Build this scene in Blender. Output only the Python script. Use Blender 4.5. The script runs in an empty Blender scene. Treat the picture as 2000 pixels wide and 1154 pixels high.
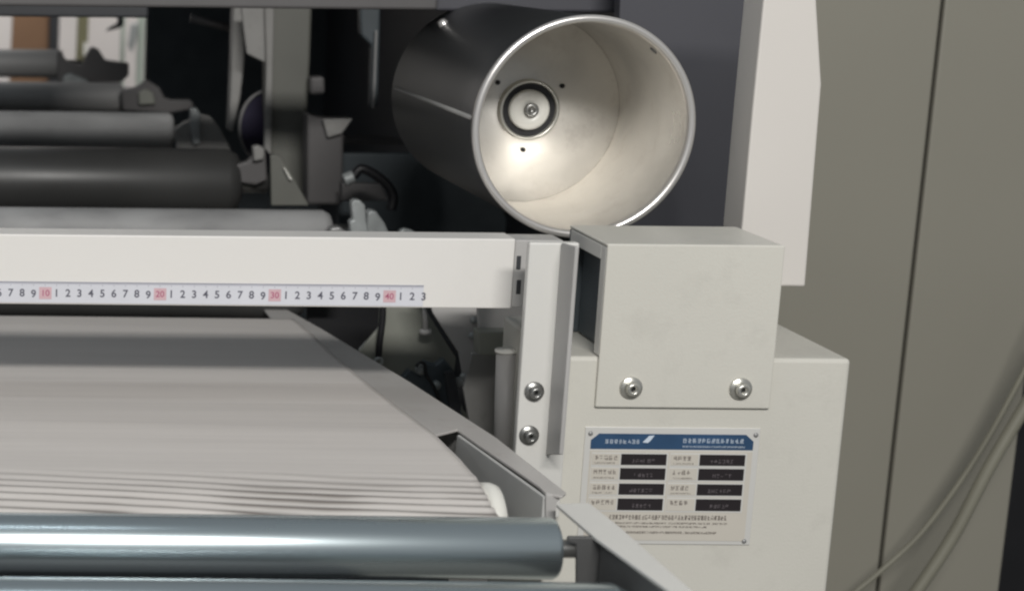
import bpy, bmesh, math, random
from mathutils import Vector, Matrix
random.seed(7)
S = bpy.context.scene
C = S.collection
R = math.radians

# ------------------------------------------------------------------ camera
F = 3493.0; PITCH = R(11.3); ROLL = R(0.55); CAM = Vector((0, 0, 1.45)); CY = 577.0
fw = Vector((0, math.cos(PITCH), -math.sin(PITCH)))
up0 = Vector((0, math.sin(PITCH), math.cos(PITCH))); rt0 = Vector((1, 0, 0))
rt = rt0*math.cos(ROLL) + up0*math.sin(ROLL)
up = -rt0*math.sin(ROLL) + up0*math.cos(ROLL)
cd = bpy.data.cameras.new('camera'); cam = bpy.data.objects.new('camera', cd); C.objects.link(cam)
cam.matrix_world = Matrix(((rt.x, up.x, -fw.x, CAM.x), (rt.y, up.y, -fw.y, CAM.y), (rt.z, up.z, -fw.z, CAM.z), (0, 0, 0, 1)))
cd.sensor_width = 36; cd.lens = 36*F/2000; cd.shift_x = 0.5; cd.clip_start = .05; cd.clip_end = 60
cd.dof.use_dof = True; cd.dof.focus_distance = 1.58; cd.dof.aperture_fstop = 7.0
S.camera = cam

# ------------------------------------------------------------------ world and lamps
w = bpy.data.worlds.new('World'); S.world = w; w.use_nodes = True
w.node_tree.nodes['Background'].inputs[0].default_value = (.80, .86, .92, 1)
w.node_tree.nodes['Background'].inputs[1].default_value = .23
def area(name, loc, tgt, sx, sy, power, col):
    l = bpy.data.lights.new(name, 'AREA'); l.shape = 'RECTANGLE'; l.size = sx; l.size_y = sy; l.energy = power; l.color = col
    o = bpy.data.objects.new(name, l); C.objects.link(o); o.location = loc
    o.rotation_euler = (Vector(tgt)-Vector(loc)).to_track_quat('-Z', 'Y').to_euler(); return o
area('room_lamp', (.25, -1.05, 2.72), (.45, 1.6, 1.1), 1.3, .2, 77, (1, .98, .945))
area('ceiling_tube_lamp', (-.55, .98, 2.75), (-.55, 1.1, 1.0), 1.6, .05, 2.5, (.86, .95, 1))
area('far_room_lamp', (.3, 4.3, 2.5), (.3, 5.2, 1.0), 1.5, .5, 26, (1, .97, .93))
S.view_settings.view_transform = 'Standard'; S.view_settings.look = 'None'
S.view_settings.exposure = 0; S.view_settings.gamma = 1
S.cycles.filter_width = 2.3
S.cycles.use_denoising = True

# ------------------------------------------------------------------ helpers
def ray(x, y):
    return fw + rt*(x/F) + up*(-(y-CY)/F)
def atY(x, y, Y):
    d = ray(x, y); return CAM + d*(Y/d.y)
def atZ(x, y, Z):
    d = ray(x, y); return CAM + d*((Z-CAM.z)/d.z)
def atX(x, y, X):
    d = ray(x, y); return CAM + d*(X/d.x)

class MB:
    def __init__(s): s.v = []; s.f = []; s.smooth = []
    def add(s, vs, fs, sm=False):
        b = len(s.v); s.v += [tuple(v) for v in vs]
        for f in fs: s.f.append([i+b for i in f]); s.smooth.append(sm)
        return s
    def box(s, a, b):
        x0, y0, z0 = [min(p, q) for p, q in zip(a, b)]; x1, y1, z1 = [max(p, q) for p, q in zip(a, b)]
        vs = [(x0,y0,z0),(x1,y0,z0),(x1,y1,z0),(x0,y1,z0),(x0,y0,z1),(x1,y0,z1),(x1,y1,z1),(x0,y1,z1)]
        return s.add(vs, [(0,3,2,1),(4,5,6,7),(0,1,5,4),(1,2,6,5),(2,3,7,6),(3,0,4,7)])
    def prism(s, pts, off):
        n = len(pts); off = Vector(off); pts = [Vector(p) for p in pts]
        vs = pts + [p+off for p in pts]
        fs = [tuple(range(n)), tuple(range(2*n-1, n-1, -1))] + [(i, i+n, (i+1) % n+n, (i+1) % n) for i in range(n)]
        return s.add(vs, fs)
    def lathe(s, prof, o, ax, n=48, sm=True, closed=False):
        ax = Vector(ax).normalized(); o = Vector(o)
        u = ax.orthogonal().normalized(); v = ax.cross(u)
        vs = []; fs = []; m = len(prof)
        for i in range(n):
            t = 2*math.pi*i/n; d = u*math.cos(t)+v*math.sin(t)
            for r, h in prof: vs.append(o+ax*h+d*r)
        for i in range(n):
            j = (i+1) % n
            for k in range(m if closed else m-1):
                l = (k+1) % m
                fs.append((i*m+k, j*m+k, j*m+l, i*m+l))
        return s.add(vs, fs, sm)
    def tube(s, pts, r, n=14):
        pts = [Vector(p) for p in pts]; vs = []; fs = []; nrm = None
        for i, p in enumerate(pts):
            t = (pts[min(i+1, len(pts)-1)]-pts[max(i-1, 0)]).normalized()
            nrm = t.orthogonal().normalized() if nrm is None else (nrm - t*nrm.dot(t)).normalized()
            b = t.cross(nrm); rr = r[i] if isinstance(r, (list, tuple)) else r
            for k in range(n):
                a = 2*math.pi*k/n; vs.append(p+(nrm*math.cos(a)+b*math.sin(a))*rr)
        for i in range(len(pts)-1):
            for k in range(n):
                l = (k+1) % n; fs.append((i*n+k, i*n+l, (i+1)*n+l, (i+1)*n+k))
        fs.append(tuple(range(n-1, -1, -1))); fs.append(tuple(range((len(pts)-1)*n, len(pts)*n)))
        return s.add(vs, fs, True)
    def build(s, name, m, parent=None, bev=0, seg=2):
        me = bpy.data.meshes.new(name); me.from_pydata(s.v, [], s.f)
        for p, q in zip(me.polygons, s.smooth): p.use_smooth = q
        bm = bmesh.new(); bm.from_mesh(me)
        bmesh.ops.recalc_face_normals(bm, faces=bm.faces); bm.to_mesh(me); bm.free()
        me.materials.append(m)
        o = bpy.data.objects.new(name, me); C.objects.link(o)
        if parent: o.parent = parent; o.matrix_parent_inverse = Matrix.Translation(-Vector(parent.location))
        if bev:
            b = o.modifiers.new('bevel', 'BEVEL'); b.width = bev; b.segments = seg; b.limit_method = 'ANGLE'; b.angle_limit = R(35)
            b.harden_normals = False
        elif any(s.smooth):
            pass
        return o
def smooth_path(pts, n=8):
    out = []; P = [Vector(p) for p in pts]; P = [P[0]*2-P[1]]+P+[P[-1]*2-P[-2]]
    for i in range(1, len(P)-2):
        for k in range(n):
            t = k/n; a, b, c, d = P[i-1:i+3]
            out.append(.5*((2*b)+(c-a)*t+(2*a-5*b+4*c-d)*t*t+(3*b-a-3*c+d)*t**3))
    return out+[P[-2]]
def tag(o, label, cat, group=None, kind=None):
    if label: o['label'] = label
    if cat: o['category'] = cat
    if group: o['group'] = group
    if kind: o['kind'] = kind
    return o
def thing(name, loc, label, cat, group=None):
    o = bpy.data.objects.new(name, None); C.objects.link(o); o.location = loc; o.empty_display_size = .02
    return tag(o, label, cat, group)

# ------------------------------------------------------------------ materials
def mat(name, col, rough=.5, metal=0, var=.06, vscale=6, bump=0, bscale=300, stretch=(1,1,1), spec=.5, dirt=0, dirtcol=(.1,.09,.08), coat=0, rvar=.0, aniso=0):
    m = bpy.data.materials.new(name); m.use_nodes = True; nt = m.node_tree; N = nt.nodes; L = nt.links
    p = N['Principled BSDF']
    p.inputs['Roughness'].default_value = rough; p.inputs['Metallic'].default_value = metal
    p.inputs['Specular IOR Level'].default_value = spec; p.inputs['Coat Weight'].default_value = coat
    p.inputs['Anisotropic'].default_value = aniso
    tc = N.new('ShaderNodeNewGeometry'); mp = N.new('ShaderNodeMapping'); mp.inputs['Scale'].default_value = stretch
    L.new(tc.outputs['Position'], mp.inputs['Vector'])
    n1 = N.new('ShaderNodeTexNoise'); n1.inputs['Scale'].default_value = vscale; n1.inputs['Detail'].default_value = 5
    L.new(mp.outputs[0], n1.inputs['Vector'])
    mr = N.new('ShaderNodeMapRange'); mr.inputs[1].default_value = .3; mr.inputs[2].default_value = .7
    mr.inputs[3].default_value = 1-var; mr.inputs[4].default_value = 1+var; L.new(n1.outputs[0], mr.inputs[0])
    mx = N.new('ShaderNodeVectorMath'); mx.operation = 'SCALE'; mx.inputs[0].default_value = col; L.new(mr.outputs[0], mx.inputs['Scale'])
    out = mx.outputs[0]
    if dirt:
        n2 = N.new('ShaderNodeTexNoise'); n2.inputs['Scale'].default_value = vscale*4; n2.inputs['Detail'].default_value = 8; n2.inputs['Roughness'].default_value = .7
        L.new(mp.outputs[0], n2.inputs['Vector'])
        m2 = N.new('ShaderNodeMapRange'); m2.inputs[1].default_value = .52; m2.inputs[2].default_value = .75; m2.inputs[4].default_value = dirt
        L.new(n2.outputs[0], m2.inputs[0])
        mm = N.new('ShaderNodeMix'); mm.data_type = 'RGBA'; L.new(m2.outputs[0], mm.inputs[0]); L.new(out, mm.inputs[6]); mm.inputs[7].default_value = (*dirtcol, 1)
        out = mm.outputs[2]
    L.new(out, p.inputs['Base Color'])
    if rvar:
        m3 = N.new('ShaderNodeMapRange'); m3.inputs[1].default_value = .3; m3.inputs[2].default_value = .7
        m3.inputs[3].default_value = rough-rvar; m3.inputs[4].default_value = rough+rvar
        L.new(n1.outputs[0], m3.inputs[0]); L.new(m3.outputs[0], p.inputs['Roughness'])
    if bump:
        nb = N.new('ShaderNodeTexNoise'); nb.inputs['Scale'].default_value = bscale; nb.inputs['Detail'].default_value = 3
        L.new(mp.outputs[0], nb.inputs['Vector'])
        b = N.new('ShaderNodeBump'); b.inputs['Strength'].default_value = bump; b.inputs['Distance'].default_value = .001
        L.new(nb.outputs[0], b.inputs['Height']); L.new(b.outputs[0], p.inputs['Normal'])
    return m
M = {}
M['cream'] = mat('cream_paint', (.635, .618, .56), .42, var=.035, vscale=5, bump=.2, bscale=450, dirt=.12)
M['beam'] = mat('beam_white_paint', (.73, .71, .68), .38, var=.02, vscale=4, bump=.1, bscale=500, dirt=.04)
M['upright'] = mat('upright_white_paint', (.70, .665, .625), .45, var=.02, vscale=3, bump=.1, bscale=400)
M['post'] = mat('post_pale_paint', (.66, .65, .62), .4, var=.03, vscale=8, bump=.1, bscale=500)
M['taupe'] = mat('taupe_paint', (.30, .285, .238), .55, var=.05, vscale=1.6, bump=.1, bscale=300)
M['seam'] = mat('dark_gap', (.03, .028, .02), .8)
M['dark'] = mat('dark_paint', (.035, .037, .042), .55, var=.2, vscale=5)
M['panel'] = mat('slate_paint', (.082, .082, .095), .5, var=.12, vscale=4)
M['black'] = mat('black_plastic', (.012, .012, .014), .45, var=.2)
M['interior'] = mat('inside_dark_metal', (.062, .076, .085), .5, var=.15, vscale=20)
M['greymetal'] = mat('grey_steel', (.30, .30, .30), .42, .35, var=.12, vscale=14, dirt=.35, rvar=.08)
M['casting'] = mat('cast_grey', (.36, .38, .38), .5, .2, var=.2, vscale=40, dirt=.4)
M['roller'] = mat('dull_roller_metal', (.34, .335, .33), .55, .1, var=.10, vscale=6, stretch=(.6, 3, 3), dirt=.25, rvar=.05)
M['smudged'] = mat('smudged_roller_metal', (.30, .30, .30), .6, .0, var=.32, vscale=9, stretch=(1, 2, 2), dirt=.3, dirtcol=(.2,.2,.19))
M['rubber'] = mat('dark_glossy_roller', (.045, .045, .044), .42, 0, var=.15, vscale=6, rvar=.06)
M['chrome'] = mat('chrome_roller_metal', (.52, .59, .615), .26, .92, var=.05, vscale=5, stretch=(.3, 4, 4), rvar=.04)
M['web'] = mat('grey_web_fabric', (.61, .575, .545), .62, 0, var=.045, vscale=7, stretch=(.22, 4, 1), bump=.25, bscale=260)
M['rail'] = mat('worn_rail_metal', (.52, .50, .48), .45, .2, var=.06, vscale=12, dirt=.3, dirtcol=(.3,.25,.22))
M['railin'] = mat('rail_inner_metal', (.58, .58, .565), .5, .2, var=.08, vscale=12)
M['raildark'] = mat('charcoal_rail_paint', (.07, .07, .07), .5, 0, var=.1, vscale=12)
M['whiteplastic'] = mat('white_plastic', (.72, .71, .66), .3, var=.03)
M['topgrey'] = mat('dull_dark_grey_paint', (.105, .10, .10), .5, var=.1, vscale=8)
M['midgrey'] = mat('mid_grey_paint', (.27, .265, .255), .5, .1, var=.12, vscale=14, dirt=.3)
M['brushed'] = mat('spun_aluminium', (.75, .725, .68), .42, .72, var=.22, vscale=9, rvar=.16, aniso=.6, dirt=.3, dirtcol=(.32, .27, .24), bump=.5, bscale=35)
_nt = M['brushed'].node_tree; _t = _nt.nodes.new('ShaderNodeTangent'); _t.direction_type = 'RADIAL'; _t.axis = 'Y'
_nt.links.new(_t.outputs[0], _nt.nodes['Principled BSDF'].inputs['Tangent'])
M['rim'] = mat('polished_rim', (.8, .77, .74), .28, .7, var=.03)
M['barrel'] = mat('dark_barrel', (.06, .062, .064), .36, .2, var=.15, vscale=6)
M['zinc'] = mat('zinc_bolt', (.62, .61, .56), .3, .75, var=.08, vscale=60)
M['steelbolt'] = mat('steel_bolt', (.30, .30, .29), .32, .85, var=.15, vscale=80)
M['socket'] = mat('socket_black', (.01, .01, .01), .6)
M['cable'] = mat('grey_cable', (.25, .24, .19), .5, var=.05, vscale=20)
M['tape'] = mat('tape_white', (.64, .645, .69), .35, var=.03, vscale=30)
M['ink'] = mat('tape_ink', (.12, .12, .15), .5)
M['tick'] = mat('tape_tick_ink', (.30, .30, .36), .5)
M['pink'] = mat('tape_pink', (.60, .41, .44), .4, var=.05, vscale=200)
M['redink'] = mat('tape_red_ink', (.42, .12, .20), .4)
M['plate'] = mat('nameplate_metal', (.66, .62, .55), .35, .15, var=.03, vscale=12)
M['platebox'] = mat('nameplate_bright_metal', (.76, .75, .72), .28, .25, var=.02)
M['blue'] = mat('nameplate_blue', (.03, .075, .155), .4, var=.12, vscale=30)
M['dkfield'] = mat('nameplate_black_field', (.022, .018, .02), .35, var=.1)
M['whiteink'] = mat('nameplate_white_ink', (.6, .68, .78), .4)
M['greyink'] = mat('nameplate_grey_ink', (.20, .17, .155), .5)
M['dimink'] = mat('nameplate_dim_ink', (.16, .14, .15), .5)
M['olive'] = mat('olive_grey_paint', (.23, .235, .205), .5, var=.1, vscale=9)
M['palegrey'] = mat('pale_grey_paint', (.42, .41, .40), .5, var=.06, vscale=9)
M['brown'] = mat('brown_wood', (.22, .125, .07), .5, var=.12, vscale=5)
M['postolive'] = mat('dull_olive_paint', (.14, .141, .125), .5, var=.1, vscale=9)
M['farwall'] = mat('far_wall_paint', (.72, .68, .66), .7, var=.03)
M['farolive'] = mat('olive_post_paint', (.20, .19, .11), .6)
M['fargreen'] = mat('pale_green_frame_paint', (.46, .52, .46), .5)
M['purple'] = mat('dark_violet_guard', (.016, .012, .04), .4)
M['floor'] = mat('concrete_floor', (.16, .155, .14), .6, var=.1, vscale=3)
M['bluedark'] = mat('blue_black_metal', (.09, .11, .125), .4, .3, var=.3, vscale=30)
def web_stripes(m):  # brownish grey stripes across the front end of the web
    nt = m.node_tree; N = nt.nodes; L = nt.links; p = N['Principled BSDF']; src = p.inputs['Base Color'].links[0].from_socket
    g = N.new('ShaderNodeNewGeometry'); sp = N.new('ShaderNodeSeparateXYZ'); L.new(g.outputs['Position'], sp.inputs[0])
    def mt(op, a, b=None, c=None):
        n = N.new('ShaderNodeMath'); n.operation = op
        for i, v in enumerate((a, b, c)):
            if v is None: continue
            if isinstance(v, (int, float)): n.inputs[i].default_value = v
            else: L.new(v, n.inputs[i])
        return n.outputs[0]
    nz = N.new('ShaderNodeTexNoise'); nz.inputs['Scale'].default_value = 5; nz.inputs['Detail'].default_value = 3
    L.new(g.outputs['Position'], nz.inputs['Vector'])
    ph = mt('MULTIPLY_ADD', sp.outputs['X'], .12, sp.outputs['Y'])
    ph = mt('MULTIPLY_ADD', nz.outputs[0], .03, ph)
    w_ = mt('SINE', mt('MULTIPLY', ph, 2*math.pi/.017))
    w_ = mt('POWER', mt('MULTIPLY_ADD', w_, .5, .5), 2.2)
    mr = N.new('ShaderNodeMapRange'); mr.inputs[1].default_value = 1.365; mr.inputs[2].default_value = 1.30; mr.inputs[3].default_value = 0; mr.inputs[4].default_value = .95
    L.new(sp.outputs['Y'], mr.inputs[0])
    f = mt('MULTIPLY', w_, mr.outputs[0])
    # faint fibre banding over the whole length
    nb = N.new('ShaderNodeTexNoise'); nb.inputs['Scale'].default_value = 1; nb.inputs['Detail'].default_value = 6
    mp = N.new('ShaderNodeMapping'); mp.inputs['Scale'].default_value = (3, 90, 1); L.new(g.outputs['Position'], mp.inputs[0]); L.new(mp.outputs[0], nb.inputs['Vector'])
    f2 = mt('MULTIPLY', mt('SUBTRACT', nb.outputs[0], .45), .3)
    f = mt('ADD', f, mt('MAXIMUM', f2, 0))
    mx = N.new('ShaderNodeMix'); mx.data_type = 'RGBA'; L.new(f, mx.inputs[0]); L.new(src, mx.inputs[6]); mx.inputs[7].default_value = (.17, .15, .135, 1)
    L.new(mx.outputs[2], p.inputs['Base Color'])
web_stripes(M['web'])

# ------------------------------------------------------------------ setting
tag(MB().box((-4, -3, -.05), (5, 7, 0)).build('floor', M['floor']), None, None, kind='structure')
tag(MB().box((-4, 5.6, 0), (5, 5.7, 3)).build('back_wall', M['farwall']), None, None, kind='structure')

# ------------------------------------------------------------------ taupe cabinet at the right
YW = 2.25
xs = atY(1843, 0, YW).x; xs2 = atY(1715, 1154, YW).x; xs = (xs+xs2)/2
xe = atY(1972, 1007, YW).x
cab = thing('control_cabinet', (xs, YW, 0), 'tall taupe metal cabinet with a dark vertical door seam behind the white machine', 'cabinet')
MB().box((.9, YW+.02, .0), (xe, YW+.5, 2.3)).build('carcass', M['taupe'], cab, .002)
MB().box((.90, YW, .05), (xs-.0025, YW+.019, 2.28)).build('door_panel', M['taupe'], cab, .0025)
MB().box((xs+.0025, YW, .05), (xe-.002, YW+.019, 2.28)).build('door_panel', M['taupe'], cab, .0025)
MB().box((xs-.0024, YW+.006, .05), (xs+.0024, YW+.0195, 2.28)).build('seam_strip', M['seam'], cab)
tag(MB().box((xe+.02, YW+.12, 0), (xe+.9, YW+.6, 2.3)).build('darkness_sheet', M['black'], None, .002), 'black panel standing in for the darkness past the right edge of the taupe cabinet', 'panel')  # black sheet put in as the darkness beyond the cabinet

# cables hanging across the cabinet
def cable(pix, Y, r, label):
    pts = smooth_path([atY(x, y, Y+dy) for x, y, dy in pix], 8)
    o = MB().tube(pts, r).build('cable', M['cable']); tag(o, label, 'cable', 'cables crossing the taupe cabinet'); return o
cable([(1560, 1250, 0), (1672, 1154, 0), (1711, 1122, .0), (1788, 1052, 0), (1850, 975, 0), (1922, 868, 0), (2000, 725, 0), (2090, 540, 0)], 2.17, .0034, 'thin grey cable, the upper of the cables crossing the taupe cabinet')
cable([(1720, 1250, 0), (1790, 1154, 0), (1862, 1045, 0), (1932, 912, 0), (2000, 797, 0), (2100, 630, 0)], 2.12, .0075, 'thick grey cable below the thin one in front of the taupe cabinet')

# ------------------------------------------------------------------ white upright frame
YU = 1.63
t = thing('machine_upright', atY(1530, 550, YU), 'tall white painted machine upright rising behind the cream cover box', 'machine frame')
pl = [atY(*p, YU) for p in [(1500, -120), (1492, 0), (1471, 210), (1449, 452), (1449, 558), (1573, 560), (1605, 165), (1595, 0), (1587, -120)]]
MB().prism(pl, (0, .045, 0)).build('side_plate', M['upright'], t, .002)
# slate panel inside
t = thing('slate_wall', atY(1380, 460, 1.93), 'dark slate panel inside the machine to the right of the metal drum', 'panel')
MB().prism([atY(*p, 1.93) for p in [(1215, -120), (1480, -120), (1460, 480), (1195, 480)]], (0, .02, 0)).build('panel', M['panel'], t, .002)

# ------------------------------------------------------------------ lower cabinet and cover box
YC = 1.50
ztop = atY(1300, 698, YC).z
xl = atY(1085, 760, YC).x; xr = atY(1640, 920, YC).x
lc = thing('lower_cabinet', ((xl+xr)/2, YC, .3), 'cream painted steel cabinet carrying the information plate', 'machine cabinet')
MB().box((xl, YC, .3), (xr, YC+.17, ztop)).build('body', M['cream'], lc, .0035, 3)
x0 = atY(1175, 640, YC-.004).x; x1 = atY(1524, 590, YC-.004).x
zt = atY(1350, 478, YC-.004).z; zb = atY(1340, 797, YC-.004).z
YF = YC-.004; YB = YC+.10
cv = thing('cover_box', ((x0+x1)/2, YF, zb), 'cream sheet metal cover box bolted over the cabinet top, open at its left side', 'machine cover')
MB().box((x0, YF, zb), (x1, YF+.003, zt)).build('front_panel', M['cream'], cv, .0012)
th = .003
MB().box((x0, YF+.0035, zt-th), (x1, YB, zt-.0004)).build('top_panel', M['cream'], cv, .001)
MB().box((x1-th, YF+.0035, ztop+.001), (x1-.0004, YB, zt-th-.0005)).build('side_panel', M['cream'], cv, .001)
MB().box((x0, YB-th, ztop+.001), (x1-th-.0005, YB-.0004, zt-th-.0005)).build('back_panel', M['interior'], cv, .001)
m = MB(); m.box((x0, YF+.0035, ztop+.001), (x0+.002, YF+.016, zt-th-.0005)).box((x0, YF+.0165, zt-.016), (x0+.002, YB-th-.001, zt-th-.0005))
m.build('flange', M['post'], cv, .0008)
MB().box((x0+.012, YF+.02, ztop+.001), (x0+.05, YB-.006, zt-.006)).build('shade_block', M['interior'], cv, .002)  # dark block fills the hollow box as its inner shade
def bolt(parent, px, py, Y, big, mt, name='bolt'):
    c = atY(px, py, Y); r = big
    b = MB().lathe([(0, .0), (r, .0), (r, .0012), (r*.96, .0018), (0, .0018)], c, (0, -1, 0), 32).build('washer', mt, parent, 0)
    MB().lathe([(0, .0019), (r*.60, .0019), (r*.60, .007), (r*.5, .0085), (r*.27, .0085), (r*.27, .0045), (0, .0045)], c, (0, -1, 0), 32).build('bolt_head', mt, b)
    MB().lathe([(0, .0048), (r*.26, .0048)], c, (0, -1, 0), 6, False).build('socket', M['socket'], b)
    return b
for px, py in ((1232, 757), (1446, 759)):
    b = bolt(cv, px, py, YF-.0002, .0098, M['zinc'])
    b.name = 'washer'

# ------------------------------------------------------------------ information plate
YP = YC-.0012
pxy = lambda x, y, e=0: atY(x, y, YP-e)
pl_ = thing('information_plate', pxy(1300, 1062), 'white metal information plate with blue header and black boxes on the cream cabinet', 'nameplate')
def quad(m, x0, y0, x1, y1, e, th=.0003):
    # pixel box on the plate, squared up to the cabinet
    a = atY((x0+x1)/2, (y0+y1)/2, YP-e); 
    w_ = (atY(x1, y0, YP).x-atY(x0, y0, YP).x)/2; h_ = (atY(x0, y0, YP).z-atY(x0, y1, YP).z)/2
    m.box((a.x-w_, YP-e, a.z-h_), (a.x+w_, YP-e+th, a.z+h_)); return a, w_, h_
# plate frame of reference: centre/size in metres
TL = atY(1144, 833, YP); BR = atY(1468, 1064, YP)
PX0 = TL.x; PX1 = atY(1486, 835, YP).x; PZ1 = TL.z; PZ0 = BR.z
PW = PX1-PX0; PH = PZ1-PZ0
def pb(m, u0, v0, u1, v1, e, th=.00025):
    m.box((PX0+u0*PW, YP-e, PZ1-v0*PH), (PX0+u1*PW, YP-e+th, PZ1-v1*PH)); return m
MB().box((PX0, YP, PZ0), (PX1, YP+.001, PZ1)).build('plate', M['platebox'], pl_, .0005)
pb(MB(), .035, .20, .965, .965, .0004).build('face_sheet', M['plate'], pl_)
hd = MB(); c = .035
hp = [(.045+c, .055), (.955-c, .055), (.985-.02, .055+c*1.6), (.965, .185), (.035, .185), (.035, .055+c*1.6)]
hd.prism([(PX0+u*PW, YP-.0004, PZ1-v*PH) for u, v in hp], (0, .0003, 0)); hd.build('header', M['blue'], pl_)
def scrib(m, u0, u1, v, hgt, e, pitch=None, dens=1.0):
    """row of tiny illegible strokes, as blurred in the photograph"""
    u = u0; pitch = pitch or hgt*1.08*PH/PW
    while u < u1-pitch*.5:
        for k in range(4):
            if random.random() < .75*dens:
                yy = v+hgt*(k/3-.5)*.86; a = random.uniform(0, .25)*pitch
                pb(m, u+a, yy-hgt*.05, u+pitch*random.uniform(.6, .85), yy+hgt*.06, e)
        for k in range(3):
            if random.random() < .6*dens:
                uu = u+pitch*(.1+.27*k+random.uniform(-.05, .05)); q0 = random.choice((-.5, -.5, -.1)); q1 = random.choice((.5, .5, .1))
                pb(m, uu, v+hgt*q0, uu+pitch*.11, v+hgt*(q1 if q1 > q0 else .5), e)
        u += pitch
m = MB(); scrib(m, .115, .33, .120, .034, .0009); m.build('header_title', M['whiteink'], pl_)
m = MB(); scrib(m, .56, .915, .108, .036, .0009, dens=1.1); scrib(m, .56, .915, .158, .014, .0009); m.build('header_lettering', M['whiteink'], pl_)
m = MB()
m.prism([(PX0+u*PW, YP-.0009, PZ1-v*PH) for u, v in [(.33, .125), (.365, .07), (.395, .065), (.375, .11), (.36, .13)]], (0, .00025, 0))
m.build('header_swoosh', M['whiteink'], pl_)
rows = [(.225, .318), (.345, .443), (.477, .572), (.605, .705)]
gi = MB(); di = MB()
for i, (a, b) in enumerate(rows):
    for (l0, l1, f0, f1) in ((.05, .20, .215, .475), (.50, .62, .665, .925)):
        fr = pb(MB(), l0-.005, a-.012, f1+.010, b+.014, .0006).build('row_frame', M['platebox'], pl_)
        pb(MB(), l0-.002, a, f0-.008, b, .0009).build('caption_field', M['plate'], fr)
        pb(MB(), f0, a, f1, b, .0009).build('value_field', M['dkfield'], fr)
        scrib(gi, l0+.012, l0+.012+(.125 if l0 < .3 else .105), a+.033, .036, .0012, dens=.9)
        if i < 3: scrib(gi, l0+.012, l0+.13, b-.016, .012, .0012, pitch=.008, dens=.6)
        di = MB(); scrib(di, f0+.06+.02*(i % 2), f1-.06, (a+b)/2+.01, .03, .0012, dens=.7); di.build('value_lettering', M['dimink'], fr)
scrib(gi, .17, .86, .765, .038, .0009, pitch=.019, dens=1.1); scrib(gi, .21, .86, .815, .014, .0009, pitch=.009, dens=.7)
scrib(gi, .21, .74, .845, .014, .0009, pitch=.009, dens=.7); scrib(gi, .27, .80, .895, .018, .0009, pitch=.01, dens=.9)
gi.build('small_lettering', M['greyink'], pl_)
for u, v in ((.03, .055), (.975, .055), (.965, .965), (.03, .965)):
    MB().lathe([(0, .0016), (.0014, .0014), (.002, .0008), (.0021, .0003)], (PX0+u*PW, YP, PZ1-v*PH), (0, -1, 0), 16).build('rivet', M['greymetal'], pl_)

# ------------------------------------------------------------------ bolted bracket post
YPo = 1.488
po = thing('bracket_post', atY(1050, 900, YPo), 'pale upright bracket with two socket bolts joining the ruled beam to the cabinet', 'bracket')
xA = atY(1020, 690, YPo).x; xB = atY(1080, 690, YPo).x; zT = atY(1060, 474, YPo).z
MB().box((xA, YPo, atY(1000, 1010, YPo).z), (xB+.016, YPo+.009, zT)).build('web_plate', M['post'], po, .0015)
fl = [(xB, YPo-.0003, zT), (xB, YPo-.0003, atY(1060, 888, YPo).z), (xB, YPo-.036, atY(1060, 888, YPo).z+.011), (xB, YPo-.038, zT+.003), ]
MB().prism(fl, (.0035, 0, 0)).build('flange', M['palegrey'], po, .001)
for px, py in ((1043, 764), (1033, 849)):
    bolt(po, px, py, YPo-.0002, .0085, M['steelbolt'])

# ------------------------------------------------------------------ cross beam with tape
YBm = 1.555
bt = atY(500, 462, YBm).z; bb = atY(500, 598, YBm).z; bx = atY(1003, 530, YBm).x
be = thing('cross_beam', (.2, YBm, bb), 'long white rectangular beam across the rollers with a ruler strip along its lower edge', 'beam')
MB().box((-.9, YBm, bb), (bx, YBm+.035, bt)).build('beam_body', M['beam'], be, .0012, 3)
m = MB().box((bx+.0003, YBm+.001, bb+.001), (xA+.05, YBm+.034, bt-.001)); m.build('end_plate', M['palegrey'], be, .001)
for (ya, yb) in ((500, 527), (547, 575)):
    a = atY(1014, ya, YBm); b = atY(1014, yb, YBm)
    MB().box((a.x-.0018, YBm+.0005, b.z), (a.x+.0022, YBm+.003, a.z)).build('slot', M['dark'], be, .0005)

YT = YBm-.0006
tz1 = atY(400, 553, YT).z; tz0 = atY(400, 594, YT).z; txe = atY(827, 575, YT).x
tp = thing('measuring_tape', (.2, YT, tz0), 'adhesive steel measuring tape with black centimetre numbers and pink tens along the beam', 'measuring tape')
MB().box((-.12, YT, tz0), (txe, YT+.0005, tz1)).build('tape_strip', M['tape'], tp)
def text(m, s, cx, cz, size, y, th=0):
    cu = bpy.data.curves.new('t', 'FONT'); cu.body = s.replace('9', '6') if s == '9' else s; cu.size = size; cu.align_x = 'CENTER'; cu.align_y = 'CENTER'; cu.offset = th
    o = bpy.data.objects.new('t', cu); C.objects.link(o)
    dg = bpy.context.evaluated_depsgraph_get(); me = o.evaluated_get(dg).to_mesh()
    sg = -1 if s == '9' else 1
    m.add([(cx+sg*v.co.x, y, cz+sg*v.co.y) for v in me.vertices], [tuple(p.vertices) for p in me.polygons])
    o.evaluated_get(dg).to_mesh_clear(); bpy.data.objects.remove(o); bpy.data.curves.remove(cu)
xr0 = atY(88, 569, YT).x; xr3 = atY(760, 579, YT).x; cm = (xr3-xr0)/30
tzc = atY(400, 575.5, YT).z
dg_ = MB(); tk = MB(); rd = MB()
k = -8
tens = 0
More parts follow.
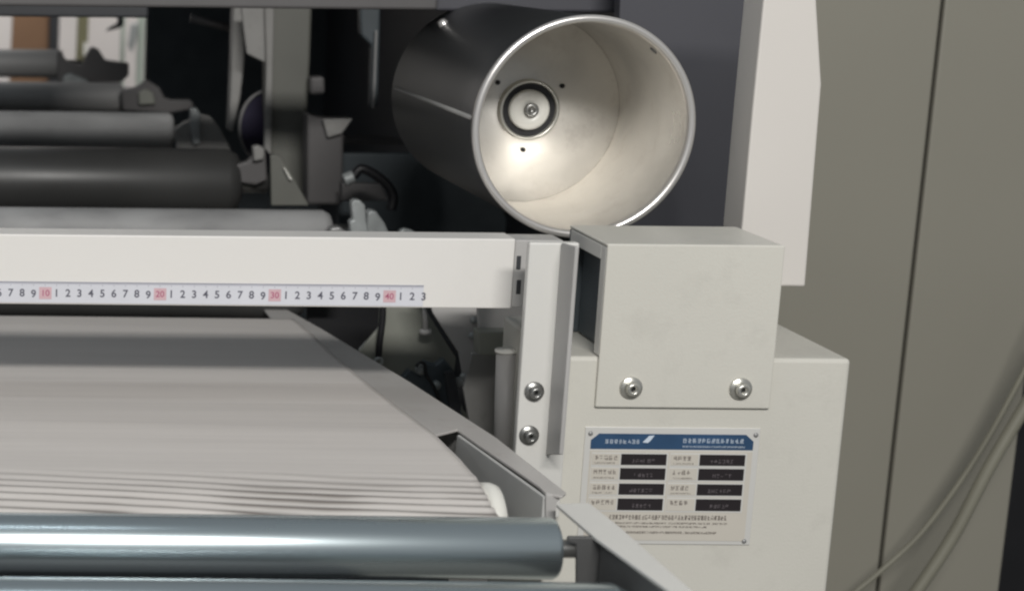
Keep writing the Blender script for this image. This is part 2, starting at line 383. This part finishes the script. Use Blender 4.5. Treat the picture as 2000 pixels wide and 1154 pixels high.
while True:
    x = xr0+cm*k
    if x > txe+.001: break
    d = k % 10
    if d:
        dg_ = MB(); text(dg_, str(d), x, tzc, .0094, YT-.0003, .00018); dg_.build('numeral', M['ink'], tp)
    else:
        MB().box((x-.0052, YT-.0003, tzc-.0052), (x+.0058, YT-.0001, tzc+.0055)).build('red_patch', M['pink'], tp)
        rd = MB(); text(rd, str(k//10+1)+'0', x+.0002, tzc, .0078, YT-.0005, .00008); rd.build('tens_numeral', M['redink'], tp)
    for q in range(10):
        xx = x+cm*q/10
        if xx > txe-.0003: break
        tk.box((xx-.00016, YT-.0003, tz1-(.0022 if q else .0038)), (xx+.00016, YT-.0001, tz1-.0003))
    k += 1
tk.box((-.12, YT-.0003, tz1-.0007), (txe, YT-.0001, tz1-.0001))
tk.build('graduation_marks', M['tick'], tp)

# ------------------------------------------------------------------ big metal drum
YD = 1.66
dc = atY(1141, 250, YD); dR = (atY(1358, 250, YD).x-atY(924, 250, YD).x)/2
dr = thing('metal_drum', dc, 'large open spun metal drum with a round bearing on its recessed end disc', 'drum')
A = (0, 1, 0); o0 = dc
L0 = .36
MB().lathe([(dR-.001, .004), (dR-.001, L0), (0, L0)], o0, A, 128).build('barrel', M['barrel'], dr)
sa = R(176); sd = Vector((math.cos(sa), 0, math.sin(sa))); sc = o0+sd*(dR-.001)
MB().tube([sc+Vector((0, .012, 0)), sc+Vector((0, L0-.02, 0))], .0024, 8).build('highlight_strip', M['midgrey'], dr)  # pale strip added as the streak of reflected light along the barrel
MB().lathe([(dR-.0065, .006), (dR-.0065, .1905)], o0, A, 128).build('inner_wall', M['brushed'], dr)
MB().lathe([(dR-.0065, .006), (dR-.0062, .001), (dR-.0045, -.0008), (dR-.0012, -.0008), (dR+.0006, .001), (dR+.0006, .006), (dR-.001, .004)], o0, A, 128).build('rim', M['rim'], dr)
MB().lathe([(dR-.0066, .1904), (dR*.93, .190), (.031, .184)], o0, A, 128).build('end_disc', M['brushed'], dr)
br = MB().lathe([(.031, .190), (.031, .176), (.0285, .1745), (.0275, .176), (.0275, .182)], o0, A, 64).build('bearing', M['zinc'], dr)
MB().lathe([(.0277, .181), (.0195, .181)], o0, A, 64).build('bearing_seal', M['black'], br)
MB().lathe([(.0205, .184), (.0205, .176), (.019, .1745), (.007, .1745), (.006, .177), (0, .177)], o0, A, 64).build('inner_ring', M['whiteplastic'], br)
MB().lathe([(.0072, .1745), (.0072, .171), (.006, .170), (.003, .170), (.003, .172), (0, .172)], o0+Vector((.001, 0, 0)), A, 24).build('shaft_bolt', M['steelbolt'], br)
for a in (140, 35, 268):
    p = o0+Vector((math.cos(R(a))*.042, .1835, math.sin(R(a))*.042))
    MB().lathe([(0, -.0006), (.0024, -.0006), (.0024, .003)], p, A, 16).build('screw_hole', M['socket'], dr)
for (a, h, r) in ((47, .02, .004), (212, .05, .0022), (-38, .045, .0)):
    if not r: continue
    d = Vector((math.cos(R(a)), 0, math.sin(R(a))))
    p = o0+Vector((0, h, 0))+d*(dR-.0074)
    MB().lathe([(0, 0), (r, 0), (r, .002)], p, d, 16).build('screw_hole', M['greymetal'] if r > .003 else M['socket'], dr)

p_ = R(128); q_ = Vector((math.cos(p_), 0, math.sin(p_)))
MB().lathe([(0, .006), (.003, .0055), (.005, .003), (.0055, 0)], o0+Vector((0, L0-.06, 0))+q_*(dR-.0012), q_, 20).build('glint_dome', M['rim'], dr)  # polished dome added to make the glint on the barrel

# ------------------------------------------------------------------ rollers
RG = 'rollers across the machine bed'
def roller(y0, y1, xref, xend, Y, mt, label, cap=.004, capm=None, group=RG, left=-.9, shaft=.035, name='roller'):
    yc = (y0+y1)/2; c = atY(xref, yc, Y)
    a0 = ray(xref, y0); a1 = ray(xref, y1)
    an = abs(math.atan2(a0.z, a0.y)-math.atan2(a1.z, a1.y))/2
    r = math.hypot(c.y, c.z-CAM.z)*math.sin(an)
    xe_ = atY(xend, yc, Y).x
    o = thing(name, (xe_-.1, Y, c.z), label, 'roller', group)
    L = xe_-left
    prof = [(0, 0), (r, 0), (r, L-cap), (r-cap*.35, L-cap*.3), (r-cap, L), (0, L)]
    MB().lathe(prof, (left, Y, c.z), (1, 0, 0), 64).build('roller_tube', mt, o)
    MB().lathe([(r*.3, L+.0003), (r*.3, L+shaft), (0, L+shaft)], (left, Y, c.z), (1, 0, 0), 20).build('shaft', capm or M['steelbolt'], o)
    return o, Vector((xe_, Y, c.z)), r
r1 = roller(97, 152, 60, 122, 3.2, M['roller'], 'farthest dim roller, just below the bright gap at the upper left')
r2 = roller(161, 218, 120, 238, 2.9, M['roller'], 'grey roller second from the far end, ending left of the bearing blocks')
r3 = roller(219, 292, 170, 338, 2.6, M['smudged'], 'grey roller third from the far end, above the dark drum roller', cap=.008)
r4 = roller(288, 420, 200, 470, 2.35, M['rubber'], 'thick dark glossy roller behind the smudged grey roller', cap=.02)
r5 = roller(407, 485, 300, 648, 2.08, M['smudged'], 'smudged light grey roller just above the white beam', cap=.012)
r6 = roller(545, 622, 300, 600, 2.03, M['rubber'], 'dark roller under the white beam at the far end of the fabric web', cap=.02)
HW = .412
r7 = roller(1004, 1126, 500, 1086, 1.24, M['chrome'], 'shiny blue grey chrome roller in front of the fabric web', cap=.004)
r8 = roller(1130, 1256, 500, 1242, 1.165, M['chrome'], 'frontmost chrome roller cut off by the bottom of the picture', cap=.016)
# white collar between web and rail
p = atY(948, 985, 1.30)
co = thing('end_collar', p, 'white plastic collar at the right edge of the fabric web behind the chrome roller', 'collar')
cc = Vector((atY(948, 985, 1.29).x, 1.315, 1.45-HW-.021))
cc = Vector((atY(944, 985, 1.30).x, 1.335, 1.45-HW-.0345))
MB().lathe([(0, 0), (.033, 0), (.033, .006), (.0315, .0065), (.0315, .009), (.034, .0095), (.034, .016), (.032, .021), (.026, .0235), (0, .0235)], cc, (1, 0, 0), 48).build('collar_disc', M['whiteplastic'], co)

# ------------------------------------------------------------------ fabric web
zw = 1.45-HW
edge = [(2.02, 560, 612), (0, 612, 655), (0, 700, 735), (0, 780, 795), (0, 850, 850), (0, 900, 897), (0, 930, 930), (0, 950, 965), (0, 960, 990)]
ep = [atZ(x, y, zw) for _, x, y in edge]
def ex(Y):
    q = sorted([(p.y, p.x) for p in ep])
    if Y <= q[0][0]: return q[0][1]
    for (a, b), (c, d) in zip(q, q[1:]):
        if Y <= c: return b+(d-b)*(Y-a)/(c-a)
    return q[-1][1]
wb = MB(); nx, ny = 180, 300; Y0, Y1 = 1.236, 1.945; vs = []; fs = []
for j in range(ny+1):
    Y = Y0+(Y1-Y0)*(j/ny)**1.35
    for i in range(nx+1):
        X = -.85+(ex(Y)+.85)*(i/nx)
        env = max(0, min(1, (1.37-Y)/.07))
        ph = (Y+X*.12)/.017*2*math.pi + .5*math.sin(X*9)
        z = zw + env*.0009*math.sin(ph) + .0006*math.sin((Y+X*.03)*30+math.sin(X*5)) + .0002*math.sin((Y+X*.08)*97)
        if Y < 1.262: z -= (1.262-Y)**2/.045
        vs.append((X, Y, z))
for j in range(ny):
    for i in range(nx):
        a = j*(nx+1)+i; fs.append((a, a+1, a+nx+2, a+nx+1))
wb.add(vs, fs, True)
web = wb.build('fabric_web', M['web']); tag(web, 'grey ribbed fabric web stretched flat over the rollers below the beam', 'fabric web')
so = web.modifiers.new('solid', 'SOLIDIFY'); so.thickness = .0022; so.offset = -1

# ------------------------------------------------------------------ side rail
zr = zw-.003
rl = thing('side_rail', atZ(1000, 900, zr), 'worn grey metal side rail running back along the right edge of the fabric web', 'rail')
top = [(500, 585), (560, 604), (625, 640), (800, 745), (968, 853), (1106, 961), (1098, 968), (1066, 962), (1052, 948), (1000, 912), (935, 868), (893, 838), (845, 850), (700, 760), (560, 660)]
MB().prism([atZ(*p, zr) for p in top], (0, 0, -.0025)).build('top_flange', M['rail'], rl, .0007)
a = atZ(893, 842, zr); b = atZ(1062, 962, zr)
ip = [a+Vector((0, 0, -.003)), b+Vector((0, 0, -.003)), b+Vector((0, 0, -.045)), a+Vector((0, .01, -.045))]
MB().prism(ip, (.003, 0, 0)).build('inner_plate', M['railin'], rl, .001)
a2 = atZ(640, 648, zr); b2 = atZ(1096, 957, zr)
MB().prism([a2+Vector((-.003, 0, -.003)), b2+Vector((-.003, 0, -.003)), b2+Vector((-.003, 0, -.05)), a2+Vector((-.003, 0, -.05))], (-.003, 0, 0)).build('outer_plate', M['railin'], rl, .001)
e0 = b+Vector((.001, -.001, -.003))
MB().prism([atY(*p, e0.y-.002) for p in [(1066, 966), (1098, 968), (1086, 984), (1086, 1048), (1072, 1062), (1066, 1034)]], (0, .003, 0)).build('end_plate', M['palegrey'], rl, .0006)
# front rail
zf = zr-.003
fr_ = thing('front_rail', atZ(1200, 1060, zf), 'pale slanting rail flange running toward the camera below the information plate', 'rail')
MB().prism([atZ(*p, zf) for p in [(1086, 983), (1150, 981), (1208, 1026), (1354, 1154), (1470, 1256), (1425, 1256), (1309, 1154), (1163, 1049)]], (0, 0, -.003)).build('top_flange', M['post'], fr_, .0007)
a = atZ(1122, 1016, zf); b = atZ(1425, 1256, zf); q = atZ(1163, 1052, zf)
MB().prism([q+Vector((.004, 0, -.0032)), b+Vector((.004, 0, -.0032)), b+Vector((.004, 0, -.09)), q+Vector((.004, 0, -.09))], (.003, 0, 0)).build('side_web', M['raildark'], fr_, .0008)
c0 = atY(1112, 1050, q.y+.01)
MB().prism([atY(*p, q.y+.008) for p in [(1110, 1048), (1168, 1048), (1200, 1080), (1200, 1150), (1126, 1150), (1126, 1064), (1108, 1058)]], (0, .004, 0)).build('bearing_block', M['raildark'], fr_, .0012)
# dark plates added under the rollers so the gaps look dark
bd = thing('dark_gap_backing', (0, 1.7, .7), 'dark plates added underneath the rollers and fabric web to darken the gaps', 'machine bed')
MB().box((-.95, 1.0, .80), (.30, 3.6, .90)).build('backing_plate', M['dark'], bd)
MB().box((-.95, 1.28, .90), (.34, 1.285, .99)).build('cross_wall', M['dark'], bd)

# ------------------------------------------------------------------ parts seen under the beam, right of the web
def plate(name, pix, Y, mt, parent, th=.006, bev=.001):
    return MB().prism([atY(x, y, Y) for x, y in pix], (0, th, 0)).build(name, mt, parent, bev)
g = thing('adjuster_plate', atY(820, 740, 1.88), 'grey green adjuster plate with curved black slot and hanging screw beneath the beam', 'machine part')
plate('back_plate', [(745, 540), (850, 540), (850, 606), (905, 700), (888, 740), (905, 800), (1000, 900), (880, 860), (760, 745), (700, 690), (716, 668), (740, 640)], 1.88, M['olive'], g)
MB().tube(smooth_path([atY(x, y, 1.872) for x, y in [(748, 590), (747, 625), (742, 665), (739, 700)]]), .0036, 10).build('slot', M['black'], g)
MB().lathe([(.0022, 0), (.0036, -.001), (.005, 0), (.0052, .003)], atY(740, 706, 1.868), (0, 1, 0), 24).build('ring', M['casting'], g)
s = MB().tube([atY(830, 585, 1.862), atY(831, 645, 1.862)], .0028, 12).build('screw', M['palegrey'], g)
MB().tube([atY(831, 643, 1.862), atY(831, 652, 1.862)], .0062, 16).build('screw_head', M['palegrey'], s)
g = thing('shade_infill', atY(880, 700, 1.84), 'dark diagonal strut standing in for the shade between the adjuster plate and the pale diagonal plate', 'infill')  # dark plate put in as the shade of the diagonal gap
plate('infill_face', [(815, 560), (850, 575), (858, 612), (905, 690), (910, 735), (888, 740), (892, 700), (836, 612)], 1.84, M['dark'], g)
g = thing('diagonal_plate', atY(900, 700, 1.80), 'pale diagonal side plate just right of the adjuster plate under the beam', 'machine part')
plate('plate_face', [(830, 560), (938, 560), (940, 700), (925, 760), (905, 735), (897, 690), (846, 612)], 1.80, M['palegrey'], g)
for i, (x, y) in enumerate(((925, 625), (922, 655), (905, 735))):
    MB().lathe([(0, -.003), (.0032, -.003), (.004, 0)], atY(x, y, 1.799), (0, 1, 0), 12).build('rivet', M['casting'], g)
g = thing('rear_bracket_box', atY(970, 690, 1.70), 'brownish grey bracket box behind the left edge of the bracket post', 'machine part')
plate('wall_panel', [(930, 560), (1040, 560), (1040, 648), (936, 648)], 1.72, M['palegrey'], g)
plate('box_face', [(934, 648), (1030, 648), (1030, 694), (936, 694)], 1.70, M['olive'], g, .02)
plate('lower_panel', [(922, 690), (1030, 694), (1030, 960), (1000, 940), (925, 870), (905, 760)], 1.74, M['midgrey'], g)
g = thing('guide_tube', atY(990, 890, 1.63), 'pale rounded vertical guide tube left of the bracket post', 'tube')
m = MB().tube([atY(990, 686, 1.63), atY(982, 960, 1.63)], .0098, 28); m.build('tube_body', M['palegrey'], g)
MB().tube([atY(990, 682, 1.63), atY(990, 687, 1.63)], .011, 28).build('tube_collar', M['whiteplastic'], g)
g = thing('latch_mechanism', atY(850, 780, 1.82), 'dark blue black latch mechanism beside the rail below the adjuster plate', 'machine part')
plate('latch_body', [(782, 742), (800, 722), (822, 735), (828, 705), (850, 712), (868, 700), (892, 730), (890, 770), (905, 815), (860, 800), (800, 760)], 1.845, M['bluedark'], g, .012, .002)
plate('latch_arm', [(868, 728), (886, 722), (902, 790), (895, 830), (880, 810)], 1.83, M['dark'], g, .006)
for (x, y, r) in ((822, 722, .0055), (852, 752, .0048), (895, 745, .005)):
    MB().lathe([(0, -.004), (r*.8, -.004), (r, -.002), (r, .004)], atY(x, y, 1.84), (0, 1, 0), 16).build('pivot', M['casting'], g)
MB().tube(smooth_path([atY(x, y, 1.835) for x, y in [(812, 716), (820, 708), (830, 712), (832, 730), (850, 760), (862, 795)]]), .0018, 8).build('wire', M['black'], g)
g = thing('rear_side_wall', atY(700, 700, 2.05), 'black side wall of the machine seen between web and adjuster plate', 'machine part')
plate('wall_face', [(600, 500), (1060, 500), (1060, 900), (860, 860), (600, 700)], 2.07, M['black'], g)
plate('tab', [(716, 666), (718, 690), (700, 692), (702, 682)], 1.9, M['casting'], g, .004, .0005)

# ------------------------------------------------------------------ interior above the beam
tb = thing('top_beam', atY(400, 0, 2.0), 'dull grey horizontal machine beam along the top left edge of the picture', 'beam')
a = atY(500, 17, 2.0); z1 = a.z
MB().box((-.9, 2.0, z1), (atY(855, 10, 2.0).x, 2.05, z1+.03)).build('front_face', M['topgrey'], tb, .003)
MB().box((-.9, 2.3, atY(100, 34, 2.3).z), (atY(290, 34, 2.3).x, 2.36, z1+.05)).build('rear_rail', M['dark'], tb, .003)
MB().box((atY(856, 10, 2.0).x, 2.01, atY(1000, 24, 2.0).z), (atY(1235, 10, 2.0).x, 2.05, z1+.03)).build('end_cap', M['panel'], tb, .003)
# unseen roof and sides added to keep the inside dark, plus rear sheets
hs = thing('housing_and_blockers', (0, 2.8, 1.7), 'dark rear sheets of the machine, with unseen roof and sides added to block light', 'machine housing')
MB().box((.1, 1.96, 1.585), (.72, 4.0, 1.60)).build('roof_blocker', M['dark'], hs)
MB().box((-1.02, 1.5, .6), (-1.0, 4.0, 1.6)).build('left_blocker', M['dark'], hs)
MB().box((.70, 1.96, .6), (.72, 3.9, 1.585)).build('right_blocker', M['dark'], hs)
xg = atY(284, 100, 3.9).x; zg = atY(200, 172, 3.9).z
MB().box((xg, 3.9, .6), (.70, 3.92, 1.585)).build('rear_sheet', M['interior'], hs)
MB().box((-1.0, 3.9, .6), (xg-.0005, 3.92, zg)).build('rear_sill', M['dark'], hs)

# things seen in the room beyond through the gap
YR = 4.9
g = thing('brown_cupboard', atY(60, 200, YR), 'brown wooden board seen through the gap at the far upper left', 'cupboard')
plate('board', [(25, 20), (97, 20), (92, 240), (15, 240)], YR, M['brown'], g, .1, .004)
MB().prism([atY(*p, YR-.01) for p in [(97, 20), (117, 20), (110, 240), (92, 240)]], (0, .1, 0)).build('side_panel', M['dark'], g, .003)
g = thing('olive_post', atY(160, 240, YR), 'olive post seen through the far gap beside the white wall', 'post')
plate('post_face', [(153, 20), (174, 20), (166, 240), (144, 240)], YR-.05, M['farolive'], g, .05, .003)
plate('label_strip', [(163, 84), (172, 84), (170, 110), (162, 110)], YR-.06, M['whiteplastic'], g, .004, .001)
g = thing('pale_door_frame', atY(262, 260, YR), 'pale green upright frame at the right side of the far gap', 'door frame')
plate('jamb', [(272, 20), (284, 20), (276, 260), (264, 260)], YR-.05, M['fargreen'], g, .05, .002)
plate('inner_jamb', [(238, 20), (246, 20), (240, 260), (232, 260)], YR-.03, M['fargreen'], g, .04, .002)
plate('hinge', [(256, 48), (270, 46), (266, 80), (258, 104), (250, 90)], YR-.06, M['casting'], g, .02, .002)
g = thing('hanging_lever', atY(225, 50, 3.7), 'small dark lever hanging down into the bright far gap', 'lever')
plate('lever_arm', [(228, 20), (240, 20), (242, 50), (232, 56), (206, 62), (214, 54), (230, 46)], 3.7, M['dark'], g, .012, .002)

# bearing blocks at the roller ends
BG = 'cast bearing blocks at the roller ends'
def block(pix_list, Y, label, mt='casting', loc=(0, 0)):
    g = thing('bearing_block', atY(*pix_list[0][1][0], Y), label, 'bearing block', BG)
    for nm, pix, dy, m_ in pix_list: plate(nm, pix, Y+dy, M[m_], g, .018, .0025)
    return g
g = block([('housing', [(112, 98), (122, 106), (132, 122), (160, 128), (168, 108), (178, 92), (192, 96), (206, 118), (252, 124), (252, 148), (236, 162), (112, 162)], 0, 'topgrey'),
       ('lug', [(124, 150), (138, 144), (152, 150), (172, 158), (172, 166), (122, 166)], -.02, 'casting')], 3.12, 'dim bearing block of the farthest roller in front of the bright gap')
g = block([('housing', [(236, 178), (268, 170), (286, 156), (300, 164), (312, 172), (322, 192), (336, 196), (372, 196), (380, 205), (372, 214), (330, 222), (240, 216)], 0, 'topgrey'),
       ('lug', [(270, 182), (285, 174), (300, 182), (304, 204), (272, 206)], -.012, 'olive')], 2.85, 'grey bearing block at the end of the second far roller')
g = block([('housing', [(342, 254), (360, 240), (374, 234), (388, 236), (394, 224), (412, 228), (428, 248), (446, 280), (462, 330), (440, 350), (380, 340), (345, 290)], 0, 'midgrey'),
       ('lug', [(372, 214), (384, 211), (392, 222), (391, 282), (378, 284), (373, 262)], -.012, 'casting')], 2.5, 'pale bearing block with an upright lug at the end of the third far roller')
g = block([('housing', [(458, 336), (462, 322), (484, 316), (494, 308), (500, 290), (516, 286), (520, 302), (522, 352), (500, 362), (462, 356)], 0, 'topgrey'),
       ('lug', [(494, 288), (506, 284), (518, 292), (516, 312), (496, 316)], -.012, 'midgrey')], 2.32, 'bearing block beside the dark glossy roller end, left of the pale wedge')
g = thing('wedge_plate', atY(560, 400, 2.2), 'pale wedge shaped plate with a bright edge behind the smudged roller end', 'machine part')
plate('wedge_face', [(528, 306), (536, 302), (548, 306), (562, 326), (604, 402), (530, 402)], 2.2, M['postolive'], g, .01, .0015)
plate('bright_edge', [(553, 328), (557, 328), (572, 352), (566, 352)], 2.193, M['whiteplastic'], g, .006, .001)
g = thing('roller_end_casting', atY(730, 455, 2.0), 'pale grey cast lug with a rounded top standing behind the beam near the drum', 'bearing block', )
plate('upright_lug', [(683, 432), (690, 430), (686, 398), (692, 390), (704, 392), (714, 402), (716, 432), (722, 462), (686, 462)], 2.0, M['casting'], g, .015, .003)
plate('cheek', [(718, 418), (724, 410), (736, 414), (752, 436), (764, 464), (715, 464)], 2.02, M['casting'], g, .02, .003)
g = thing('shaft_guard', atY(670, 455, 2.04), 'low grey shaft bracket just right of the smudged roller end', 'bracket')
plate('foot', [(645, 446), (664, 444), (682, 456), (684, 470), (646, 470)], 2.03, M['greymetal'], g, .02, .002)
g = thing('small_lug', atY(795, 458, 1.98), 'small bright lug peeking over the beam below the drum', 'bracket')
plate('lug_face', [(780, 452), (790, 446), (806, 450), (822, 462), (822, 475), (784, 470)], 1.98, M['casting'], g, .01, .002)

g = thing('ceiling_rod', atY(420, 45, 2.7), 'short grey rod in the dark above the bearing blocks, left of the narrow post', 'rod')
MB().tube([atY(372, 36, 2.7), atY(452, 56, 2.7)], .006, 12).build('rod_body', M['topgrey'], g)
# interior posts
g = thing('inner_post', atY(565, 380, 2.45), 'olive grey vertical post inside the machine between rollers and drum', 'post')
plate('post_body', [(522, -60), (612, -60), (606, 120), (600, 225), (598, 395), (528, 300), (522, 200)], 2.45, M['postolive'], g, .05, .004)
plate('edge_flange', [(514, -60), (538, -60), (534, 120), (530, 305), (516, 290), (520, 130)], 2.44, M['midgrey'], g, .009, .002)
plate('gusset', [(470, 10), (516, 10), (519, 124), (482, 106), (476, 60)], 2.43, M['midgrey'], g, .008, .002)
g = thing('thin_post', atY(460, 260, 2.5), 'narrow pale grey post to the left of the olive inner post', 'post')
plate('post_face', [(458, -60), (480, -60), (478, 120), (470, 190), (456, 258), (446, 256), (452, 120)], 2.5, M['midgrey'], g, .03, .003)
g = thing('curved_guard', atY(490, 250, 2.55), 'dark violet curved guard in the gap between the two inner posts', 'guard')
pts = []
for k_ in range(15):
    a = R(95+k_*10); pts.append((530+62*math.cos(a), 250-74*math.sin(a)))
pts = [(530, 176)]+pts+[(530, 330)]
plate('guard_face', pts, 2.56, M['purple'], g, .02, .002)
MB().tube(smooth_path([atY(x, y, 2.555) for x, y in pts[1:-1]], 3), .0022, 8).build('guard_lip', M['greymetal'], g)
g = thing('inner_bracket', atY(640, 395, 2.35), 'grey bracket block standing at the right of the olive inner post', 'bracket')
plate('arm', [(600, 222), (625, 230), (650, 232), (692, 232), (672, 248), (670, 400), (600, 400)], 2.36, M['topgrey'], g, .04, .004)
plate('knob', [(606, 152), (634, 150), (636, 184), (607, 186)], 2.42, M['topgrey'], g, .03, .004)
plate('cap_plate', [(630, 233), (690, 232), (668, 262), (640, 270)], 2.35, M['midgrey'], g, .006, .002)
g = thing('hanging_plate', atY(725, 215, 2.4), 'thin blue black hanging plate between the inner post and the drum barrel', 'plate')
plate('plate_face', [(700, -40), (745, -40), (738, 210), (724, 210), (727, 90), (706, 70)], 2.42, M['interior'], g, .02, .003)
plate('edge_strip', [(733, 60), (738, 60), (732, 212), (727, 212)], 2.41, M['greymetal'], g, .004, .001)
g = thing('hose_coil', atY(740, 380, 2.2), 'black hose bending over the grey tray below the drum', 'hose')
MB().tube(smooth_path([atY(x, y, 2.2) for x, y in [(690, 345), (705, 330), (730, 340), (755, 360), (768, 385), (764, 410)]]), .006, 12).build('hose_body', M['black'], g)
MB().tube(smooth_path([atY(x, y, 2.2) for x, y in [(672, 352), (690, 345)]]), .008, 12).build('hose_fitting', M['casting'], g)
g = thing('inner_tray', atY(740, 300, 2.5), 'dark tray and ledges inside the machine under the drum barrel', 'tray')
plate('ledge', [(672, 266), (775, 268), (830, 285), (672, 282)], 2.5, M['topgrey'], g, .02, .002)
plate('tray_face', [(668, 300), (930, 300), (1010, 470), (660, 470)], 2.45, M['interior'], g, .02, .002)
plate('lower_ledge', [(668, 358), (745, 360), (760, 392), (668, 394)], 2.3, M['topgrey'], g, .02, .002)
